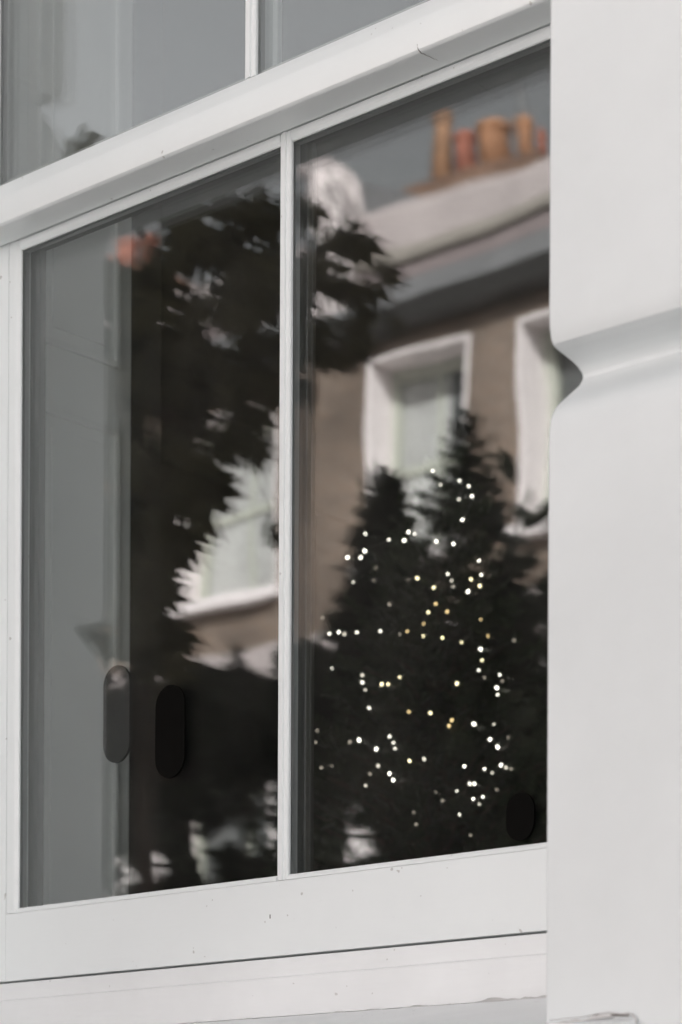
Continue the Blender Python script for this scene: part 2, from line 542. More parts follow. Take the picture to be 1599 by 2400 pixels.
BULBS= [(-0.755, 1.184, 2.841, 3), (-0.739, 1.185, 2.815, 2), (-0.722, 1.214, 2.825, 3), (-0.717, 1.232, 2.819, 3), (-0.71, 1.232, 2.801, 3), (-0.71, 1.198, 2.788, 2), (-0.696, 1.19, 2.75, 3), (-0.878, 1.155, 2.753, 3), (-0.796, 1.121, 2.721, 3), (-0.761, 1.119, 2.713, 3), (-0.759, 1.127, 2.728, 3), (-0.745, 1.126, 2.722, 3), (-0.712, 1.142, 2.707, 3), (-0.688, 1.157, 2.702, 3), (-0.878, 1.154, 2.724, 3), (-0.884, 1.15, 2.713, 3), (-0.9, 1.135, 2.713, 3), (-0.66, 1.189, 2.676, 3), (-0.648, 1.18, 2.649, 3), (-0.643, 1.17, 2.628, 5), (-0.648, 1.146, 2.615, 3), (-0.654, 1.161, 2.639, 5), (-0.716, 1.099, 2.639, 5), (-0.686, 1.105, 2.62, 5), (-0.679, 1.132, 2.646, 2), (-0.671, 1.132, 2.634, 1), (-0.666, 1.13, 2.623, 1), (-0.873, 1.119, 2.664, 2), (-0.73, 1.093, 2.638, 0), (-0.677, 1.099, 2.591, 4), (-0.68, 1.084, 2.575, 5), (-0.657, 1.104, 2.576, 4), (-0.682, 1.075, 2.555, 4), (-0.62, 1.144, 2.565, 4), (-0.605, 1.144, 2.536, 4), (-0.885, 1.074, 2.571, 3), (-0.847, 1.055, 2.564, 3), (-0.827, 1.046, 2.556, 1), (-0.795, 1.041, 2.553, 2), (-0.747, 1.044, 2.548, 2), (-0.711, 1.05, 2.538, 0), (-0.702, 1.058, 2.543, 4), (-0.676, 1.067, 2.533, 5), (-0.65, 1.084, 2.529, 6), (-0.627, 1.104, 2.522, 5), (-0.604, 1.124, 2.511, 3), (-0.596, 1.118, 2.491, 5), (-0.594, 1.107, 2.473, 3), (-0.584, 1.109, 2.46, 0), (-0.575, 1.137, 2.468, 3), (-0.569, 1.136, 2.457, 0), (-0.569, 1.122, 2.444, 3), (-0.565, 1.119, 2.432, 2), (-0.607, 1.068, 2.447, 5), (-0.684, 1.019, 2.46, 5), (-0.709, 1.004, 2.45, 5), (-0.698, 1.007, 2.449, 5), (-0.752, 1.006, 2.471, 1), (-0.745, 0.998, 2.457, 2), (-0.735, 0.994, 2.443, 1), (-0.825, 1.014, 2.494, 2), (-0.931, 1.107, 2.611, 0), (-0.589, 1.192, 2.535, 0), (-0.802, 1.095, 2.67, 0), (-0.798, 1.086, 2.647, 0), (-0.746, 1.065, 2.595, 0), (-0.717, 0.983, 2.41, 2), (-0.654, 1.006, 2.399, 4), (-0.622, 1.021, 2.395, 5), (-0.594, 1.04, 2.383, 4), (-0.594, 1.033, 2.373, 4), (-0.568, 1.063, 2.377, 3), (-0.551, 1.092, 2.379, 1), (-0.546, 1.076, 2.352, 3), (-0.534, 1.08, 2.339, 3), (-0.531, 1.103, 2.357, 0), (-0.716, 0.958, 2.355, 3), (-0.73, 0.952, 2.353, 0), (-0.667, 0.975, 2.357, 2), (-0.659, 0.975, 2.346, 2), (-0.654, 0.973, 2.336, 2), (-0.679, 0.957, 2.336, 3), (-0.624, 0.973, 2.313, 5), (-0.607, 0.988, 2.316, 1), (-0.557, 1.026, 2.304, 3), (-0.537, 1.051, 2.301, 3), (-0.528, 1.059, 2.295, 1), (-0.524, 1.076, 2.309, 3), (-0.518, 1.081, 2.305, 1), (-0.512, 1.086, 2.303, 0), (-0.667, 0.948, 2.307, 1), (-0.676, 0.939, 2.294, 0), (-0.647, 0.952, 2.293, 3), (-0.636, 0.948, 2.281, 3), (-0.678, 0.931, 2.275, 1), (-0.541, 1.02, 2.274, 2), (-0.539, 1.029, 2.275, 3), (-0.553, 1.003, 2.262, 2), (-0.577, 0.981, 2.26, 0), (-0.563, 0.98, 2.245, 0), (-0.531, 1.016, 2.249, 3), (-0.523, 1.03, 2.253, 3), (-0.524, 1.022, 2.241, 1), (-0.513, 1.052, 2.266, 0), (-0.537, 0.99, 2.222, 2), (-0.593, 0.947, 2.226, 0), (-0.584, 0.942, 2.206, 0), (-0.515, 0.99, 2.188, 0), (-0.801, 0.949, 2.361, 0), (-0.77, 0.929, 2.314, 0), (-0.748, 0.929, 2.314, 0), (-0.809, 0.962, 2.383, 0)]
TOPLEAF= [(-0.97, -0.61, 3.23), (-0.96, -0.62, 3.25), (-1.18, -0.95, 3.46), (-1.15, -0.99, 3.48), (-1.12, -1.01, 3.5), (-1.09, -1.04, 3.52), (-1.2, -0.94, 3.43), (-1.14, -1.0, 3.49), (-1.05, -1.05, 3.53)]
HANG= [(-0.724, -0.783, 3.147, 0.036, -20), (-0.692, -0.812, 3.094, 0.039, 10), (-0.707, -0.799, 3.055, 0.039, -15), (-0.657, -0.844, 3.117, 0.028, 150), (-0.642, -0.857, 3.088, 0.032, 25), (-0.633, -0.865, 3.022, 0.034, 5), (-0.675, -0.827, 3.032, 0.038, 20), (-0.718, -0.789, 3.002, 0.036, -10), (-0.694, -0.81, 2.963, 0.036, 5), (-0.649, -0.85, 2.983, 0.036, 15), (-0.656, -0.844, 2.927, 0.028, -5), (-0.724, -0.784, 2.917, 0.03, -15), (-0.716, -0.791, 2.864, 0.022, 5), (-0.669, -0.832, 3.081, 0.03, 60), (-0.846, -0.674, 2.739, 0.062, 35), (-0.858, -0.664, 2.778, 0.036, -20), (-0.811, -0.705, 2.791, 0.041, 10), (-0.783, -0.731, 2.791, 0.036, 20), (-0.767, -0.745, 2.828, 0.036, 10), (-0.831, -0.688, 2.719, 0.046, 15), (-0.752, -0.758, 2.66, 0.026, -60), (-0.872, -0.651, 2.6, 0.033, 60), (-0.883, -0.641, 2.679, 0.033, 20), (-0.864, -0.658, 2.555, 0.03, 70), (-0.792, -0.723, 2.805, 0.033, -5), (-0.833, -0.686, 2.693, 0.056, 30), (-0.811, -0.706, 2.706, 0.041, 45), (-0.843, -0.677, 2.647, 0.039, 20), (-0.772, -0.741, 2.772, 0.033, 10), (-0.877, -0.647, 2.64, 0.033, 40), (-0.653, -0.847, 3.022, 0.03, 20), (-0.624, -0.873, 3.055, 0.022, 30), (-0.645, -0.854, 2.937, 0.026, 15), (-0.689, -0.815, 2.917, 0.026, -10), (-0.718, -0.789, 2.956, 0.033, 0)]

# ------------------------------------------------------------ ground and street
put('ground', mesh('ground', [(-150, -150, -.16), (150, -150, -.16), (150, 150, -.16), (-150, 150, -.16)], [(0, 1, 2, 3)]), None, M['asphalt'], kind='structure')
put('road', box(-60, 60, -9.9, -3.6, -.15, -.12), None, M['bounceroad'], kind='structure')
put('pavement', box(-60, 60, -3.45, 12, -.15, 0.0), None, M['paving'], kind='structure')
put('pavement', box(-60, 60, -30, -10.05, -.15, 0.0), None, M['paving'], kind='structure')
put('kerb', box(-60, 60, -3.6, -3.45, -.15, 0.004, .012), None, M['kerb'], kind='structure')
put('kerb', box(-60, 60, -10.05, -9.9, -.15, 0.004, .012), None, M['kerb'], kind='structure')

# ------------------------------------------------------------ the white house front
XL, XR, YF, YB = -0.516, 0.52, -0.205, 0.258      # sides of the window opening, wall face, back of the wall
ZB, ZT, ZTOP = 1.74, 3.70, 5.2  # unseen wall top, kept low so sun reaches more of the street
GROOVE = [(-.205, .046), (-.2045, .0285), (-.2025, .0195), (-.199, .0148), (-.193, .0128), (-.188, .0118), (-.172, .0088), (-.1625, .0056),
          (-.1565, .0018), (-.1548, -.0008), (-.1550, -.0042), (-.1580, -.0085), (-.161, -.0118), (-.172, -.0206), (-.1846, -.0306), (-.192, -.0368),
          (-.1965, -.0415), (-.2000, -.0465), (-.2025, -.053), (-.2045, -.064), (-.205, -.078)]
GZ = [2.359 + .655 * k for k in range(-3, 5)]

def face_profile(z0, z1):
    """(y, z) along the wall face from z1 down to z0, with the V-joints between the courses."""
    p = [(YF, z1)]
    for g in sorted(GZ, reverse=True):
        if g + .07 < z1 and g - .10 > z0:
            p += [(y, g + dz) for y, dz in GROOVE]
    return p + [(YF, z0)]

def house_wall():
    v, f = [], []
    def strip(prof, xs):
        k = len(v)
        n = len(prof)
        for x in xs:
            v.extend((x, y, z) for y, z in prof)
        for i in range(len(xs) - 1):
            for j in range(n - 1):
                a = k + i * n + j
                f.append((a, a + 1, a + n + 1, a + n))
    e = 0.0045
    side = face_profile(0, ZTOP)
    # rounded arrises at the opening: the face turns into the reveal over a small radius
    def arris(x, sgn):
        return [(x + sgn * e * (1 - math.sin(R(t))), e * (1 - math.cos(R(t)))) for t in (0, 22, 45, 68, 90)]
    for x_edge, sgn, x_far in ((XL, -1, -9.0), (XR, 1, 9.0)):
        strip(side, (x_far, x_edge + sgn * e))
        cols = arris(x_edge, sgn)
        k = len(v)
        n = len(side)
        for x, dy in cols:
            v.extend((x, y + dy, z) for y, z in side)
        for i in range(len(cols) - 1):
            for j in range(n - 1):
                a = k + i * n + j
                f.append((a, a + 1, a + n + 1, a + n))
        # reveal: a flat side whose front edge is the profile
        rv = [(x_edge, y + e, z) for y, z in side if ZB <= z <= ZT]
        rv = [(x_edge, YF + e, ZT)] + rv + [(x_edge, YF + e, ZB)]
        back = [(x_edge, YB, z) for _, _, z in rv]
        k = len(v)
        v.extend(rv + back)
        m = len(rv)
        for j in range(m - 1):
            f.append((k + j, k + j + 1, k + m + j + 1, k + m + j))
    strip(face_profile(ZT, ZTOP), (XL, XR))
    strip(face_profile(0, ZB), (XL, XR))
    k = len(v)
    v.extend([(XL, YF, ZT), (XR, YF, ZT), (XR, YB, ZT), (XL, YB, ZT), (XL, YF, ZB), (XR, YF, ZB), (XR, YB, ZB), (XL, YB, ZB)])
    f.extend([(k, k + 1, k + 2, k + 3), (k + 4, k + 5, k + 6, k + 7)])
    k = len(v)                                      # inner face round the opening
    v.extend([(x, YB, z) for z in (0, ZB, ZT, ZTOP) for x in (-9, XL, XR, 9)])
    for i in range(3):
        for j in range(3):
            if (i, j) != (1, 1):
                a = k + i * 4 + j
                f.append((a, a + 1, a + 5, a + 4))
    k = len(v)                                      # top and ends
    v.extend([(-9, YF, ZTOP), (9, YF, ZTOP), (9, YB, ZTOP), (-9, YB, ZTOP), (-9, YF, 0), (9, YF, 0), (9, YB, 0), (-9, YB, 0)])
    f.extend([(k, k + 1, k + 2, k + 3), (k, k + 3, k + 7, k + 4), (k + 1, k + 2, k + 6, k + 5)])
    me = mesh('wall', v, f)
    bm = bmesh.new()
    bm.from_mesh(me)
    bmesh.ops.remove_doubles(bm, verts=bm.verts, dist=0.00005)
    bm.to_mesh(me)
    bm.free()
    return me

house = thing('white_house', 'white stucco house front with deep V jointed courses around the sash window', 'house', (0, 0, 0))
wall = put('wall', house_wall(), house, M['stucco'])
for p in wall.data.polygons:
    p.use_smooth = abs(p.normal.x) < 0.999 and p.area < 2
wall.data.set_sharp_from_angle(angle=R(25))
put('side_wall', box(-9, -8.7, YB, 8.6, 0, ZTOP), house, M['stucco'])
put('side_wall', box(8.7, 9, YB, 8.6, 0, ZTOP), house, M['stucco'])
put('back_wall', box(-9, 9, 8.6, 8.9, 0, ZTOP), house, M['stucco'])
put('roof', box(-9.1, 9.1, -.30, 9.0, ZTOP + .002, ZTOP + .25), house, M['slate'])

# timber sill in two lifts, stone sill below, cracked filler along the joint
put('timber_sill', prism_x([(-.0062, 1.8185), (-.0062, 1.8600), (-.0054, 1.8611), (-.0040, 1.8617), (-.0034, 1.8624), (-.0034, 1.8815), (-.0026, 1.8822), (.10, 1.8822), (.10, 1.8185)], -.5155, .5195), house, M['sillpaint'])
rag = []
for i in range(65):
    x = -.620 + 1.24 * i / 64
    rag.append(x)
def stone_sill():
    v, f = [], []
    prof = [(-.238, 1.69), (-.238, 1.757), (-.2365, 1.7625), (-.232, 1.7665), (-.12, 1.7925), (-.012, 1.8172), (.06, 1.8174), (.06, 1.70)]
    n = len(prof)
    for x in rag:
        for j, (y, z) in enumerate(prof):
            q = noise.noise(Vector((x * 14, j * 3.1, 2.0)))
            v.append((x, y + (.0014 * q if j < 4 else 0), z + (.0018 * noise.noise(Vector((x * 22, j, 7.0))) if 1 <= j <= 4 else 0)))
    for i in range(len(rag) - 1):
        for j in range(n):
            a, b = i * n + j, i * n + (j + 1) % n
            f.append((a, b, b + n, a + n))
    f.append(tuple(range(n)))
    f.append(tuple(range(len(v) - n, len(v))))
    return fix(mesh('sill', v, f))
ssill = stone_sill()
# the horns run in front of the wall; between the sides the sill runs back to the frame
bm = bmesh.new()
bm.from_mesh(ssill)
for v in bm.verts:
    if (v.co.x < XL or v.co.x > XR) and v.co.y > -.19:
        v.co.y = -.19 if v.co.z > 1.71 else v.co.y
        v.co.z = min(v.co.z, 1.7755)
bm.to_mesh(ssill)
bm.free()
ss = put('stone_sill', ssill, house, M['stonepaint'])

def ragged_band(x0, x1, yz, thick, seed, n=70, gap=0.0):
    """A torn ridge of old filler: an uneven tube that thins and swells."""
    pts, rad = [], []
    for i in range(n + 1):
        x = x0 + (x1 - x0) * i / n
        y, z = yz(x)
        pts.append((x, y + .0006 * noise.noise(Vector((x * 60, seed, 1))), z + .0016 * noise.noise(Vector((x * 45, seed, 4)))))
        rad.append(max(.0002, thick * (0.65 + 1.3 * noise.noise(Vector((x * 38, seed, 9))) + .5 * noise.noise(Vector((x * 110, seed, 3))))))
    return tube(pts, rad, 6)

put('cracked_filler', ragged_band(-.12, .515, lambda x: (-.0062, 1.8160 + .0045 * max(0, (x - .1) / .4)), .0022, 1.3, 130), ss, M['caulk'])
put('cracked_filler', ragged_band(.18, .517, lambda x: (-.0085, 1.8130 + .0085 * ((x - .18) / .337) ** 1.5), .0034, 5.1, 60), ss, M['caulk'])
put('cracked_filler', ragged_band(.525, .612, lambda x: (-.2085, 1.7735 - .002 * math.sin(x * 50)), .0028, 8.7, 70), ss, M['caulk'])
put('crack', ragged_band(.530, .614, lambda x: (-.2100, 1.7760 + .0012 * math.sin(x * 90)), .0008, 3.3, 70), ss, M['crack'])
put('crack', tube([(.612, -.2090, 1.7765), (.6170, -.2085, 1.7750), (.6205, -.2080, 1.771), (.6208, -.2080, 1.760)], [.0006, .0011, .0011, .0006], 5), ss, M['caulk'])

# box frame the sashes slide in (head, jambs and parting beads)
frame_x = ((-.5155, -.4815), (.4925, .5195))
for x0, x1 in frame_x:
    put('frame_jamb', box(x0, x1, -.0720, .056, 1.8835, 3.699, .002), house, M['gloss'])
put('frame_head', box(-.4812, .4922, -.0720, .056, 3.665, 3.699, .002), house, M['gloss'])
put('frame_back', box(-.4812, .4922, .004, .056, 1.822, 1.8616), house, M['grime'])

# ------------------------------------------------------------ glazing helpers
BY0 = .006                                        # outer face of the outer pane, behind the sash face
def sash_panes(root, y, x_edges, z0, z1, gm):
    """Sealed double-glazed units: outer pane with inner pane and spacer bars under it."""
    for x0, x1 in x_edges:
        a, b, c, d = x0 - .006, x1 + .006, z0 - .006, z1 + .006
        po = put('pane', box(a, b, y, y + .004, c, d), root, gm)
        put('inner_pane', box(a, b, y + .0105, y + .0145, c, d), po, gm)
        sw = .0062
        put('spacer_bar', joined([box(a + .0005, a + sw, y + .0042, y + .0103, c + .0005, d - .0005), box(b - sw, b - .0005, y + .0042, y + .0103, c + .0005, d - .0005),
                                  box(a + sw, b - sw, y + .0042, y + .0103, c + .0005, c + sw), box(a + sw, b - sw, y + .0042, y + .0103, d - sw, d - .0005)]), po, M['spacer'])

def mullion_bar(xc, y, z0, z1):
    """Moulded glazing bar: two fillets and a raised middle in front, a plain back behind the glass."""
    h = .0080
    pr = [(-h, .0058), (-h, .0022), (-h + .0009, .0013), (-.0046, .0010), (-.0042, .0004), (-.0036, -.0002), (.0006, -.0004), (.0012, .0002), (.0016, .0016), (.0034, .0016), (.0040, .0006), (.0062, .0008), (h - .0008, .0016), (h, .0028), (h, .0058)]
    front = prism_z([(xc + a, y + b) for a, b in pr], z0, z1)
    back = prism_z([(xc - .0022, y + .0060), (xc + .0022, y + .0060), (xc + .0022, y + .0345), (xc + .009, y + .0350), (xc + .006, y + .045), (xc - .006, y + .045), (xc - .009, y + .0350), (xc - .0022, y + .0345)], z0, z1)
    return front, back

# ------------------------------------------------------------ lower sash
GL, GR, GC = -.4328, .4476, .0074
GZ0, GZ1 = 1.9734, 2.7704
low = thing('lower_sash', 'lower white sash whose two dark panes mirror leaves and brick houses', 'window sash', (0, 0, 1.885))
put('stile', box(-.4780, -.4526, 0, .045, 1.8852, 2.810, .0008), low, M['gloss'])
put('stile', box(.4674, .4918, 0, .045, 1.8852, 2.810, .0008), low, M['gloss'])
put('bottom_rail', box(-.4521, .4669, 0, .045, 1.8852, 1.9668, .0009), low, M['gloss'])
put('top_rail', box(-.4521, .4669, .0006, .020, 2.7824, 2.810, .0006), low, M['gloss'])
# beads: narrow mouldings that hold the glass, mitred a hair clear of the rails
put('glazing_bead', prism_z([(-.4523, .0012), (-.4517, .0006), (-.4400, .0004), (-.4372, .0010), (-.4330, .0036), (-.4328, .0058), (-.4523, .0058)], 1.9674, 2.7818), low, M['gloss'])
put('glazing_bead', prism_z([(.4666, .0016), (.4656, .0006), (.4548, .0004), (.4520, .0010), (.4478, .0036), (.4476, .0058), (.4666, .0058)], 1.9674, 2.7818), low, M['gloss'])
for a, b in ((GL, GC - .0080), (GC + .0080, GR)):
    put('glazing_bead', prism_x([(.0010, 1.9671), (.0006, 1.9675), (.0006, 1.9700), (.0030, 1.9730), (.0058, 1.9734), (.0058, 1.9671)], a + .0002, b - .0002), low, M['gloss'])
    put('glazing_bead', prism_x([(.0012, 2.7816), (.0006, 2.7810), (.0006, 2.7775), (.0014, 2.7745), (.0036, 2.7708), (.0058, 2.7704), (.0058, 2.7816)], a + .0002, b - .0002), low, M['gloss'])
front, back = mullion_bar(GC, 0, 1.9674, 2.7818)
put('inner_bar', back, put('glazing_bar', front, low, M['gloss']), M['inside'])
put('inner_lining', joined([box(-.4521, -.4350, .0350, .045, 1.9670, 2.7822), box(.4498, .4669, .0350, .045, 1.9670, 2.7822),
                            box(-.4349, GC - .0093, .0350, .045, 1.9670, 1.9750), box(GC + .0093, .4497, .0350, .045, 1.9670, 1.9750),
                            box(-.4521, .4669, .0202, .045, 2.7824, 2.810)]), low, M['inside'])
sash_panes(low, BY0, ((GL, GC - .0080), (GC + .0080, GR)), GZ0, GZ1, M['glass'])
put('paint_chip', prism_x([(-.0002, 1.9268), (-.0004, 1.9290), (-.0002, 1.9312), (.0004, 1.9312), (.0004, 1.9268)], -.0098, -.0086), low, M['crack'])

# ------------------------------------------------------------ upper sash, one sash thickness forward
UY = -.053
upp = thing('upper_sash', 'upper white sash with thick meeting rail below pale grey sky reflections', 'window sash', (0, UY, 2.78))
put('stile', box(-.4780, -.4526, UY + .012, -.003, 2.7820, 3.66, .0008), upp, M['gloss'])
put('stile', box(.4674, .4918, UY + .012, -.003, 2.7820, 3.66, .0008), upp, M['gloss'])
rail_prof = [(UY + .0062, 2.7763), (UY + .0032, 2.7768), (UY + .0011, 2.7783), (UY, 2.7812), (UY, 2.8072), (UY + .0003, 2.8078), (UY + .0009, 2.8078), (UY + .0010, 2.8084),
             (UY + .0018, 2.8096), (UY + .0140, 2.8308), (UY + .0152, 2.8320), (UY + .0206, 2.8338), (UY + .0220, 2.8342), (-.003, 2.8342), (-.003, 2.7810)]
mr = put('meeting_rail', prism_x(rail_prof, -.4808, .4918), upp, M['gloss'])
mr.data.polygons.foreach_set('use_smooth', [True] * len(mr.data.polygons))
mr.data.set_sharp_from_angle(angle=R(33))
put('top_rail', box(-.4521, .4669, UY + .012, -.003, 3.6004, 3.660, .0008), upp, M['gloss'])
ub = UY + .017
GU = GC - .0196
front, back = mullion_bar(GU, ub, 2.8347, 3.600)
put('inner_bar', back, put('glazing_bar', front, upp, M['gloss']), M['gloss'])
put('glazing_bead', prism_z([(-.4518, UY + .0136), (-.4400, UY + .0136), (-.4328, ub + .0036), (-.4328, ub + .0058), (-.4518, ub + .0058)], 2.8347, 3.600), upp, M['gloss'])
put('glazing_bead', prism_z([(.4666, UY + .0136), (.4548, UY + .0136), (.4476, ub + .0036), (.4476, ub + .0058), (.4666, ub + .0058)], 2.8347, 3.600), upp, M['gloss'])
sash_panes(upp, ub + .006, ((GL, GU - .0080), (GU + .0080, GR)), 2.842, 3.594, M['glass_up'])
# hairline crack in the paint under the rail
ck = [(.2400, UY - .0001, 2.7832), (.2404, UY + .0010, 2.7783), (.2410, UY + .0032, 2.7767), (.2404, UY + .0062, 2.77622), (.2412, UY + .0100, 2.77655), (.2402, UY + .0140, 2.7769), (.2406, UY + .0190, 2.7774), (.2396, UY + .0250, 2.7781), (.2398, UY + .0330, 2.7788)]
put('paint_crack', tube(ck, [.0002, .0005, .0006, .0004, .0005, .0003, .0003, .0002, .0001], 5), mr, M['crack'])

# ------------------------------------------------------------ black pill stickers on the room side of the outer pane
def pill(x0, x1, z0, z1, label, y0=.0129, y1=.0163, m='pill'):
    r = (x1 - x0) / 2
    xc = (x0 + x1) / 2
    o = [(xc + r * math.cos(R(t)), z1 - r + r * math.sin(R(t))) for t in range(0, 181, 12)] + [(xc + r * math.cos(R(t)), z0 + r + r * math.sin(R(t))) for t in range(180, 361, 12)]
    n = len(o)
    v = [(x, y0, z) for x, z in o] + [(x, y1, z) for x, z in o]
    f = [tuple(range(n)), tuple(range(n, 2 * n))] + [(k, (k + 1) % n, n + (k + 1) % n, n + k) for k in range(n)]
    tag(put('glass_sticker', fix(mesh('pill', v, f)), None, M[m]), label, 'sticker', 'pill shaped stickers on the window glass')
pill(-.1946, -.1479, 2.1000, 2.2060, 'black pill shaped sticker low in the dark part of the left pane', .0030, .0057)
pill(-.2934, -.2488, 2.1310, 2.2450, 'dark grey pill shaped sticker in front of the grey strip of the left pane', m='pillgrey')
pill(.3140, .3490, 1.9780, 2.0260, 'short black sticker in the bottom right corner of the right pane', .0030, .0057)

# ------------------------------------------------------------ room behind the window
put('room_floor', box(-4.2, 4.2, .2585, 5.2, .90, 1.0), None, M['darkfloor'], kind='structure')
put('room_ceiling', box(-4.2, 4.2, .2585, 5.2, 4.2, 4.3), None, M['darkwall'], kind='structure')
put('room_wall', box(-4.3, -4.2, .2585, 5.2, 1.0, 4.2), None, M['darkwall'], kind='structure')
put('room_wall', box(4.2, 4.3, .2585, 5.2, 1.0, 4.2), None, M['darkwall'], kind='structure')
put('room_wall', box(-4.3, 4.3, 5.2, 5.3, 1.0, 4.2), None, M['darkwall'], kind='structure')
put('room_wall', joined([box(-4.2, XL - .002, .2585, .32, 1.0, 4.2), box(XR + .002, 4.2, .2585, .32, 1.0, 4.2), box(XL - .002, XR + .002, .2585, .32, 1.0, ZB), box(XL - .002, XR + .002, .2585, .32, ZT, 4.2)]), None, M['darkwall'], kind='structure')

def shutter(x, sgn, label):
    """Folded panelled shutter standing in the inner reveal."""
    t = thing('window_shutter', label, 'shutter', (x, .17, 1.80), 'folded shutters inside the window')
    put('board', box(min(x, x + sgn * .014), max(x, x + sgn * .014),   .060, .250, 1.80, 3.66, .002), t, M['shutter'])
    xf = x + sgn * .014
    for z0, z1 in ((1.88, 2.62), (2.70, 3.58)):
        rails = []
        for a, b, c, d in ((.088, .096, z0, z1), (  .219, .227, z0, z1), (.096, .219, z0, z0 + .008), (.096, .219, z1 - .008, z1)):
            rails.append(box(min(xf, xf + sgn * .006), max(xf, xf + sgn * .006), a, b, c, d, .0015))
        rails.append(box(min(xf, xf + sgn * .003), max(xf, xf + sgn * .003),   .112, .203, z0 + .024, z1 - .024, .001))
        put('panel_moulding', joined(rails), t, M['shutter'])
shutter(-.515, 1, 'pale panelled shutter folded into the left inner reveal')
shutter(.519, -1, 'pale panelled shutter folded into the right inner reveal beyond the stucco')

# ------------------------------------------------------------ Christmas tree in the room, with its lights
def conifer(name, label, base, height, top_r, slope, mat_needles, n, sl, group=None, potm=None, potlabel=None, stand_z=0.0, trunk_r=.03, cat='tree', max_r=9):
    """Narrow conifer: tapered trunk, whorled boughs and a crown of needle sprigs with an uneven outline."""
    t = thing(name, label, cat, base, group)
    bx, by, bz = base
    z0, zt = bz + stand_z, bz + height
    put('trunk', tube([(bx, by, bz + .02), (bx + .004, by, bz + height * .5), (bx, by, zt - .06)], [trunk_r, trunk_r * .6, .006], 8), t, M['bark'])
    tv, tf = needle_sprig()
    fr, tw = [], []
    nb = int(n / 6)
    for i in range(nb):
        u = (i + rng.random()) / nb
        z = zt - (zt - z0) * u ** .62
        lim = top_r + slope * (zt - z) * (.55 + .6 * min(1, (zt - z) / .55))
        a = i * 2.39996 + rng.normal() * .3
        lim = min(lim, max_r)
        reach = lim * (.80 + .22 * rng.random())
        ez = .35 if (zt - z) < .25 else .12
        d = np.array([math.cos(a), math.sin(a), ez])
        p0 = np.array([bx, by, z - .10 * reach])
        tip = p0 + d * reach
        if reach > .10:
            tw.append(tube([p0, (p0 + tip) / 2 + np.array([0, 0, -.02]), tip], [.006, .004, .0015], 4))
        for j in range(6):
            s = (j + rng.random()) / 6
            s = .25 + .78 * s
            q = p0 + d * reach * s + rng.normal(size=3) * .012
            dd = d + rng.normal(size=3) * .42 + np.array([0, 0, .12])
            fr.append(frame(q, dd, rand_unit(), sl * (.7 + .7 * rng.random()) * min(1, .62 + (zt - z) / .45)))
    for i in range(70):                                  # leading shoot
        q = np.array([bx, by, zt + .015 - .22 * rng.random() ** .9]) + rng.normal(size=3) * .005
        fr.append(frame(q, np.array([rng.normal() * .35, rng.normal() * .35, 1.0]), rand_unit(), sl * .7))
    put('crown', scatter(tv, tf, fr), t, mat_needles, kind='stuff')
    if tw:
        put('boughs', joined(tw), t, M['bark'], kind='stuff')
    return t

xmas = conifer('christmas_tree', 'dark Christmas tree wound with fairy lights behind the right pane', (-.788, 1.235, 1.0), 1.88, .01, .36, M['fir'], 7000, .055, stand_z=.35, trunk_r=.035, cat='christmas tree')
put('stand', lathe([(.0, .0), (.17, .0), (.185, .03), (.20, .24), (.19, .25), (.17, .25), (.0, .22)], (-.788, 1.235, 1.0), 20), xmas, M['planter'])

lights = thing('fairy_lights', 'string of small warm white fairy lights wound around the Christmas tree', 'fairy lights', (-.788, 1.235, 2.2))
BULB = {}
bm = bmesh.new()
bmesh.ops.create_icosphere(bm, subdivisions=1, radius=.0022)
for v in bm.verts:
    v.co.z *= 1.5
for k in GLOW:
    me = bpy.data.meshes.new('bulb')
    bm.to_mesh(me)
    me.materials.append(GLOW[k])
    BULB[k] = me
bm.free()
for x, y, z, k in BULBS:
    o = bpy.data.objects.new('bulb', BULB[k])
    COL.objects.link(o)
    o.parent = lights
    o.location = Vector((x, y - .012, z)) - Vector(lights.location)
    sc = .58 + .42 * random.random()
    o.scale = (sc, sc, sc)
    o.rotation_euler = (random.uniform(-1.2, 1.2), random.uniform(-1.2, 1.2), 0)
order = sorted(BULBS, key=lambda b: -round(b[2] / .06) * 10 + b[0] * (1 if int(round(b[2] / .06)) % 2 else -1))
put('wire', tube([(x, y - .005, z + .005) for x, y, z, k in order], .0009, 4), lights, M['wire'])

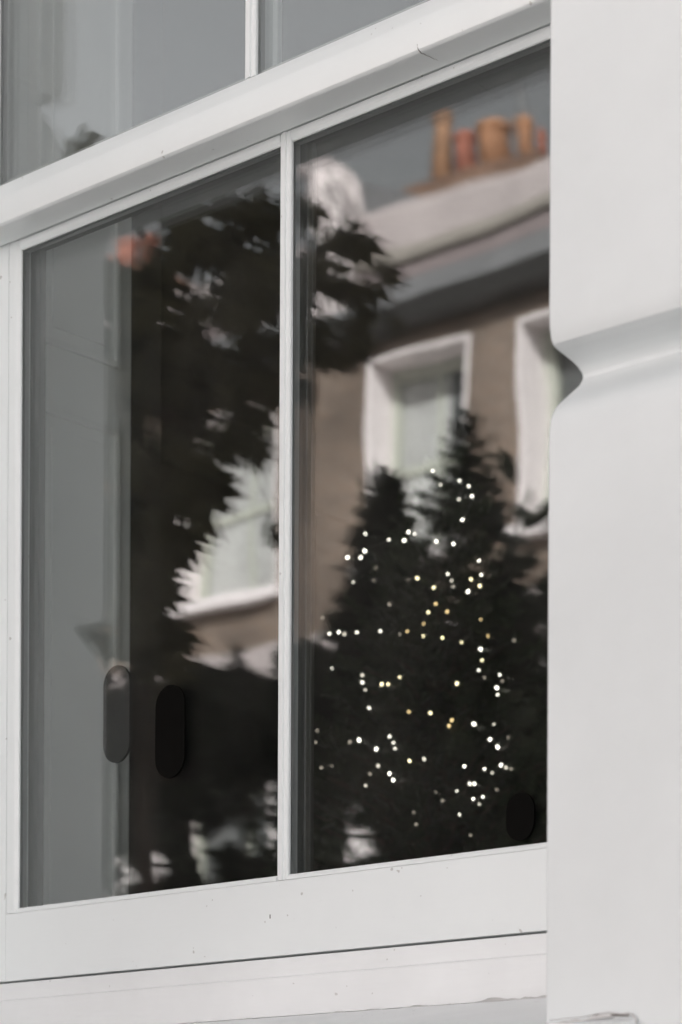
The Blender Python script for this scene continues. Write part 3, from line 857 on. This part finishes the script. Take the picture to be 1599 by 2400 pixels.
# ------------------------------------------------------------ planting in front of the house, mirrored in the panes
def maple():
    t = thing('maple_tree', 'dark leafed maple with drooping hand shaped leaves mirrored in the panes', 'tree', (-1.15, -1.00, 0))
    put('trunk', tube([(-1.15, -1.00, 0), (-1.28, -1.15, .9), (-1.36, -1.12, 1.7), (-1.40, -1.10, 2.35), (-1.33, -1.08, 2.9), (-1.22, -1.05, 3.3)], [.050, .042, .030, .020, .014, .006], 9), t, M['bark'])
    leaf7 = palm_leaf(7)
    lv = [mesh('leaf', *palm_leaf(7)), mesh('leaf', *palm_leaf(5, .23))]
    for m in lv:
        m.materials.append(M['maple'])
    fr, tw = [], []
    for (x, y, z, rx, rz) in ACER:
        c = np.array([x, y, z])
        tw.append(tube([(-1.14 + .02 * rng.normal(), -.87, z - .30 * rng.random() - .12), ((x - 1.14) / 2, (y - .87) / 2, z + .02), (x, y, z)], [.010, .006, .003], 5))
        n = int(5 + 2300 * rx * rz)
        for i in range(n):
            q = rng.normal(size=3) * np.array([rx * .50, .035, rz * .50])
            d = np.array([rng.normal() * .7, rng.normal() * .5, -1.0 + rng.normal() * .55])
            nr = np.array([rng.normal() * .5, 1.0, rng.normal() * .5])
            fr.append(frame(c + q, d, nr, .056 * (.65 + .7 * rng.random())))
    for (x, y, z, s, deg) in HANG:                        # loose drooping leaves at the rim of the crown
        for k in range(2):
            ad = R(deg + k * rng.normal() * 35)
            d = np.array([math.sin(ad) * .9, .2 * rng.normal(), -math.cos(ad)])
            p0 = np.array([x, y, z]) - d * s * .45 + k * rng.normal(size=3) * .018
            tw.append(tube([(p0[0] - .025, p0[1] + .01, p0[2] + .07), (p0[0] - .008, p0[1], p0[2] + .035), tuple(p0)], [.0012, .0009, .0006], 4))
            fr.append(frame(p0, d, (rng.normal() * .2, 1, rng.normal() * .2), s * (1.55 - .2 * k)))
    for (x, y, z) in TOPLEAF[:2]:
        tw.append(tube([(-1.05, -.80, 3.15), ((x - 1.05) / 2, (y - .80) / 2, z - .03), (x, y, z)], [.004, .0025, .001], 5))
        fr.append(frame((x, y, z), np.array([rng.normal() * .6 + .3, rng.normal() * .3, -.4 + rng.normal() * .5]), (rng.normal() * .3, 1, rng.normal() * .3), .05))
    fr = [fr[k] for k in rng.permutation(len(fr))]
    for fm in fr[:300]:                                   # leaf by leaf
        o = bpy.data.objects.new('leaf', lv[int(rng.random() < .3)])
        COL.objects.link(o)
        o.parent = t
        m4 = Matrix([list(map(float, r)) for r in fm]).to_4x4()
        m4.translation = Vector(m4.translation) - Vector(t.location)
        o.matrix_local = m4
    if len(fr) > 300:
        put('crown', scatter(*leaf7, fr[300:]), t, M['maple'], kind='stuff')
    put('branches', joined(tw), t, M['bark'], kind='stuff')
maple()

conifer('potted_conifer', 'taller of two slender dark conifers mirrored in the right pane', (-1.118, -1.690, .42), 2.715, .008, .34, M['yew'], 15000, .036, 'potted conifers along the house front', stand_z=.25, max_r=.16)
conifer('potted_conifer', 'shorter conifer with a ragged tip mirrored left of the taller one', (-1.218, -1.560, .42), 2.605, .008, .25, M['yew'], 5200, .036, 'potted conifers along the house front', stand_z=2.02, max_r=.13)
for x, y, lab in ((-1.118, -1.690, 'square tapered planter under the taller conifer'), (-1.218, -1.560, 'square tapered planter under the shorter conifer')):
    s = .084 if y > -1.6 else .10
    pl = thing('planter', lab, 'planter', (x, y, 0), 'planters along the house front')
    v = [(x + a * s * k, y + b * s * k, z) for k, z in ((.8, 0), (1, .44)) for a, b in ((-1, -1), (1, -1), (1, 1), (-1, 1))]
    put('tub', mesh('tub', v, [(3, 2, 1, 0), (0, 1, 5, 4), (1, 2, 6, 5), (2, 3, 7, 6), (3, 0, 4, 7)]), pl, M['planter'])
    put('soil', box(x - s * .97, x + s * .97, y - s * .97, y + s * .97, .40, .425), pl, M['soil'])

def laurel(label, base, top, clumps, leafsize, n):
    t = thing('laurel_shrub', label, 'shrub', base, None)
    tw, fr = [], []
    for c in clumps:
        c = np.array(c, float)
        tw.append(tube([base, (np.array(base) + c[:3]) / 2 + np.array([.05, .04, .2]), c[:3]], [.018, .010, .003], 6))
        for i in range(n):
            q = c[:3] + rng.normal(size=3) * c[3]
            d = rand_unit() * .9 + np.array([0, 0, .6])
            fr.append(frame(q, d, rand_unit(), leafsize * (.6 + .8 * rng.random())))
    put('stems', joined(tw), t, M['bark'], kind='stuff')
    put('crown', scatter(*lance_leaf(.19), fr), t, M['laurel'], kind='stuff')
laurel('laurel shrub with upright leathery leaves mirrored right of the taller conifer', (-1.42, -2.20, 0), 3.2,
       [(-1.385, -2.15, 3.10, .035), (-1.365, -2.15, 3.02, .05), (-1.39, -2.15, 2.93, .06), (-1.34, -2.17, 2.86, .07), (-1.42, -2.15, 2.83, .08)], .072, 9)
def hedge():
    t = thing('yew_hedge', 'tall dark clipped yew hedge filling the lower half of the reflections', 'hedge', (-2.2, -2.35, 0))
    fr = []
    tv, tf = needle_sprig(7, .12, .5)
    holes = [(-2.60, 2.41, .13, .07), (-2.45, 2.43, .10, .06), (-2.27, 2.47, .12, .08), (-2.11, 2.52, .09, .10), (-2.03, 2.46, .05, .06), (-1.82, 2.50, .06, .10), (-1.74, 2.44, .05, .06), (-1.86, 2.40, .06, .04), (-1.30, 2.80, .05, .07), (-1.28, 2.66, .04, .03)]
    def top(x):
        return 2.86 + .05 * noise.noise(Vector((x * 3.1, 0, 0))) + .04 * noise.noise(Vector((x * 9, 1, 0)))
    n = 15000
    for i in range(n):
        x = -4.0 + 3.1 * rng.random()
        z = top(x) * (rng.random() ** .8)
        if z < 1.3 and rng.random() < .75:
            continue
        r = rng.random()
        y = -2.12 - .10 * noise.noise(Vector((x * 4, z * 4, 3))) - (.06 * rng.random() if r < .7 else .5 * rng.random())
        if any(((x - a - .9 * (y + 2.2)) / c) ** 2 + ((z - b + .2 * (y + 2.2)) / d) ** 2 < 1 for a, b, c, d in holes):
            continue
        d = np.array([rng.normal() * .6, .9, .35 + rng.normal() * .6])
        fr.append(frame((x, y, z), d, rand_unit(), .10 * (.7 + .8 * rng.random())))
    put('crown', scatter(tv, tf, fr), t, M['yew'], kind='stuff')
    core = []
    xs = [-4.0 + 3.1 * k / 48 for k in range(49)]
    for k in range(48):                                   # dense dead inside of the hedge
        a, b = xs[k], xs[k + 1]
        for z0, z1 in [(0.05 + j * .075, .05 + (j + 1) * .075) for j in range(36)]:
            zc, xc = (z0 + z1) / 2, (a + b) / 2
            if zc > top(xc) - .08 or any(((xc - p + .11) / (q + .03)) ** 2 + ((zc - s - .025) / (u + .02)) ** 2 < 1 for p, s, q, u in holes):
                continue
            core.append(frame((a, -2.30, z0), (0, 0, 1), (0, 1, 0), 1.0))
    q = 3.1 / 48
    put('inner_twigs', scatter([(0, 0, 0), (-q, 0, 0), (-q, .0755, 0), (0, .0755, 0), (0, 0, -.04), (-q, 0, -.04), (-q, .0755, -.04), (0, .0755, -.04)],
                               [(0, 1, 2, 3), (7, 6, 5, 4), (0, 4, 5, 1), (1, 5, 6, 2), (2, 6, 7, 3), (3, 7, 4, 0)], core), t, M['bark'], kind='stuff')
    # a few broad leaves of the climber that grows through the gaps
    fr = []
    for a, b, c, d in holes:
        for i in range(20):
            q = (a + c * rng.normal() * .8, -2.10 + .05 * rng.normal(), b + d * rng.normal() * .8)
            fr.append(frame(q, np.array([rng.normal(), .2, rng.normal()]), (rng.normal() * .4, 1, rng.normal() * .4), .055 * (.7 + .6 * rng.random())))
    put('climber_leaves', scatter(*lance_leaf(.13), fr), t, M['laurel'], kind='stuff')
hedge()

# ------------------------------------------------------------ houses across the street
FY = -11.96                                              # face of the opposite terrace
def opposite_house(name, label, x0, x1, wins, brickm, lower_white_top=5.84):
    t = thing(name, label, 'house', ((x0 + x1) / 2, FY, 0), 'terrace houses across the street')
    xs = sorted({x0, x1, *[w[0] for w in wins], *[w[1] for w in wins]})
    zs = sorted({lower_white_top, 8.46, *[z for w in wins for z in (w[2], w[3]) if z > lower_white_top]})
    def panel(xs, zs, y):
        v, f = [], []
        for i in range(len(xs) - 1):
            for j in range(len(zs) - 1):
                xc, zc = (xs[i] + xs[i + 1]) / 2, (zs[j] + zs[j + 1]) / 2
                if any(w[0] < xc < w[1] and w[2] < zc < w[3] for w in wins):
                    continue
                k = len(v)
                v += [(xs[i], y, zs[j]), (xs[i + 1], y, zs[j]), (xs[i + 1], y, zs[j + 1]), (xs[i], y, zs[j + 1])]
                f.append((k, k + 3, k + 2, k + 1))
        me = mesh('panel', v, f)
        bm = bmesh.new()
        bm.from_mesh(me)
        bmesh.ops.remove_doubles(bm, verts=bm.verts, dist=.0005)
        r = bmesh.ops.extrude_face_region(bm, geom=bm.faces[:])
        for e in r['geom']:
            if isinstance(e, bmesh.types.BMVert):
                e.co.y -= .36
        bmesh.ops.recalc_face_normals(bm, faces=bm.faces)
        bm.to_mesh(me)
        bm.free()
        return me
    put('brick_wall', panel(xs, zs, FY), t, brickm)
    zs2 = sorted({0, lower_white_top, *[z for w in wins for z in (w[2], w[3]) if z < lower_white_top]})
    put('rendered_wall', panel(xs, zs2, FY + .004), t, M['white'])
    put('string_course', box(x0, x1, FY + .001, FY + .07, lower_white_top - .02, lower_white_top + .30, .01), t, M['pinkwhite'])
    put('house_body', box(x0, x1, FY - 8, FY - .37, 0, 8.9), t, M['grey'])
    # eaves from below: soffit and a projecting band of painted eaves shade, slate strip, tile strip, coping, parapet
    put('soffit', box(x0, x1, FY - .3, FY + .10, 8.43, 8.47), t, M['grey'])
    put('eaves_shade_band', prism_x([(FY + .006, 8.27), (FY + .10, 8.27), (FY + .16, 8.30), (FY + .17, 8.46), (FY + .10, 8.469), (FY + .006, 8.43)], x0, x1), t, M['eaves_shade'])
    put('slate_strip', prism_x([(FY - .3, 8.47), (FY + .14, 8.471), (FY + .08, 8.66), (FY - .3, 8.66)], x0, x1), t, M['slate'])
    put('tile_strip', prism_x([(FY - .3, 8.66), (FY + .081, 8.662), (FY + .03, 8.82), (FY - .3, 8.82)], x0, x1), t, M['mauve'])
    put('coping', prism_x([(FY - .3, 8.82), (FY + .07, 8.822), (FY + .09, 8.86), (FY + .03, 8.97), (FY - .3, 8.98)], x0, x1), t, M['beige'])
    put('parapet', prism_x([(FY - .32, 8.98), (FY + .00, 8.98), (FY - .01, 9.22), (FY - .03, 9.27), (FY - .30, 9.27), (FY - .32, 9.22)], x0, x1), t, M['pinkwhite'])
    for w in wins:
        a, b, c, d = w[:4]
        dep = .34
        bw = .10
        fo = put('window', joined([box(a + .002, a + .03, FY - dep, FY + .006, c, d), box(b - .03, b - .002, FY - dep, FY + .006, c, d), box(a + .03, b - .03, FY - dep, FY + .006, d - .03, d - .002)]), t, M['white'])
        ya, yb = FY - dep, FY - dep + .07
        put('window_frame', joined([box(a + .03, a + bw, ya, yb, c, d - .03), box(b - bw, b - .03, ya, yb, c, d - .03), box(a + bw, b - bw, ya, yb, d - bw - .03, d - .03), box(a + bw, b - bw, ya, yb, c, c + bw),
                                    box(a + bw, b - bw, ya - .0, yb - .02, (c + d) / 2 - .03, (c + d) / 2 + .03), box((a + b) / 2 - .02, (a + b) / 2 + .02, ya, yb - .025, c + bw, (c + d) / 2 - .03), box((a + b) / 2 - .02, (a + b) / 2 + .02, ya, yb - .025, (c + d) / 2 + .03, d - bw - .03)]), fo, M['greenwhite'])
        put('pane', box(a + bw, b - bw, ya + .01, ya + .018, c + bw, d - bw - .03), fo, M['farpane'])
        if len(w) > 4:
            put('curtain', box(a + bw + .002, a + bw + (b - a) * w[4], ya + .020, ya + .026, c + bw + .002, d - bw - .04), fo, M['net'])
        put('sill', box(a - .07, b + .07, FY - .25, FY + .12, c - .10, c - .001, .01), fo, M['white'])
    return t

def stack(parent, x0, x1, z0, z1, pots, m, y=FY - .45, dy=.5):
    s = put('chimney_stack', joined([box(x0, x1, y - dy, y, z0, z1), box(x0 - .03, x1 + .03, y - dy - .03, y + .03, z1 - .14, z1 - .06)]), parent, m)
    for px, h, pm, r in pots:
        put('chimney_pot', lathe([(r, 0), (r * .82, h * .75), (r * .85, h * .80), (r * 1.02, h * .84), (r * 1.02, h * .93), (r * .85, h * .96), (r * .7, h), (r * .6, h * .9)], (px, y - dy / 2, z1), 14), s, pm)
    return s

h1 = opposite_house('brick_house', 'brown brick house with white reveals and clay chimney pots mirrored in the right pane', -10.93, -3.0,
                    [(-10.42, -9.41, 6.60, 8.15, .5), (-8.93, -7.92, 6.60, 8.12), (-6.6, -5.6, 6.6, 8.12), (-10.1, -9.0, 3.2, 5.2), (-8.4, -7.3, 3.2, 5.2), (-6.5, -5.4, 3.2, 5.2)], M['brick'])
stack(h1, -10.36, -9.16, 8.95, 9.60, [(-10.24, .68, M['pottan'], .085), (-10.00, .40, M['potred'], .105), (-9.72, .40, M['potyellow'], .125), (-9.46, .36, M['potyellow'], .070), (-9.29, .24, M['potred'], .05)], M['stackbrick'])
put('aerial', joined([tube([(-9.46, FY - .7, 9.95), (-9.52, FY - .7, 10.30)], .022, 5), tube([(-9.62, FY - .7, 10.27), (-9.40, FY - .7, 10.31)], .014, 5)]), h1, M['grey'])
put('roof_slope', fix(mesh('slope', [(-10.9, FY - .25, 9.1), (-9.85, FY - .25, 9.1), (-9.85, FY - .25, 9.30), (-10.9, FY - .25, 9.80), (-10.9, FY - .44, 9.1), (-9.85, FY - .44, 9.1), (-9.85, FY - .44, 9.30), (-10.9, FY - .44, 9.80)],
                                     [(0, 1, 2, 3), (7, 6, 5, 4), (0, 3, 7, 4), (1, 5, 6, 2), (2, 6, 7, 3), (0, 4, 5, 1)])), h1, M['slate'])
# rounded white gable end between the two houses
def party_wall():
    o = [(-10.95, 8.4), (-10.40, 8.4), (-10.44, 9.02), (-10.52, 9.30), (-10.57, 9.52), (-10.63, 9.66), (-10.72, 9.77), (-10.84, 9.84), (-11.06, 9.86), (-11.08, 9.74), (-10.96, 9.70), (-10.93, 9.60), (-10.98, 9.50), (-10.88, 9.30), (-10.80, 9.05)]
    n = len(o)
    v = [(x, FY + .12, z) for x, z in o] + [(x, FY - .18, z) for x, z in o]
    return fix(mesh('gable', v, [tuple(range(n)), tuple(range(n, 2 * n))] + [(k, (k + 1) % n, n + (k + 1) % n, n + k) for k in range(n)]))
h2 = opposite_house('brick_house', 'brown brick house with tall white window mirrored between maple leaves in the left pane', -19.5, -11.14,
                    [(-12.48, -11.34, 6.60, 8.10, .62), (-14.6, -13.5, 6.6, 8.12), (-16.9, -15.8, 6.6, 8.12), (-12.5, -11.4, 3.2, 5.2), (-14.6, -13.5, 3.2, 5.2), (-16.9, -15.8, 3.2, 5.2)], M['brick'])
put('party_wall', party_wall(), h2, M['scroll'])
stack(h2, -14.2, -13.3, 8.95, 9.80, [(-14.05, .30, M['potred'], .10), (-13.84, .42, M['potred'], .10), (-13.55, .36, M['potred'], .10)], M['stackbrick'])
opposite_house('brick_house', 'brown brick house at the right end of the terrace across the street', -2.98, 5.5,
               [(-2.2, -1.2, 6.6, 8.12), (.2, 1.2, 6.6, 8.12), (2.6, 3.6, 6.6, 8.12), (-2.2, -1.1, 3.2, 5.2), (.2, 1.3, 3.2, 5.2), (2.6, 3.7, 3.2, 5.2)], M['brick'])
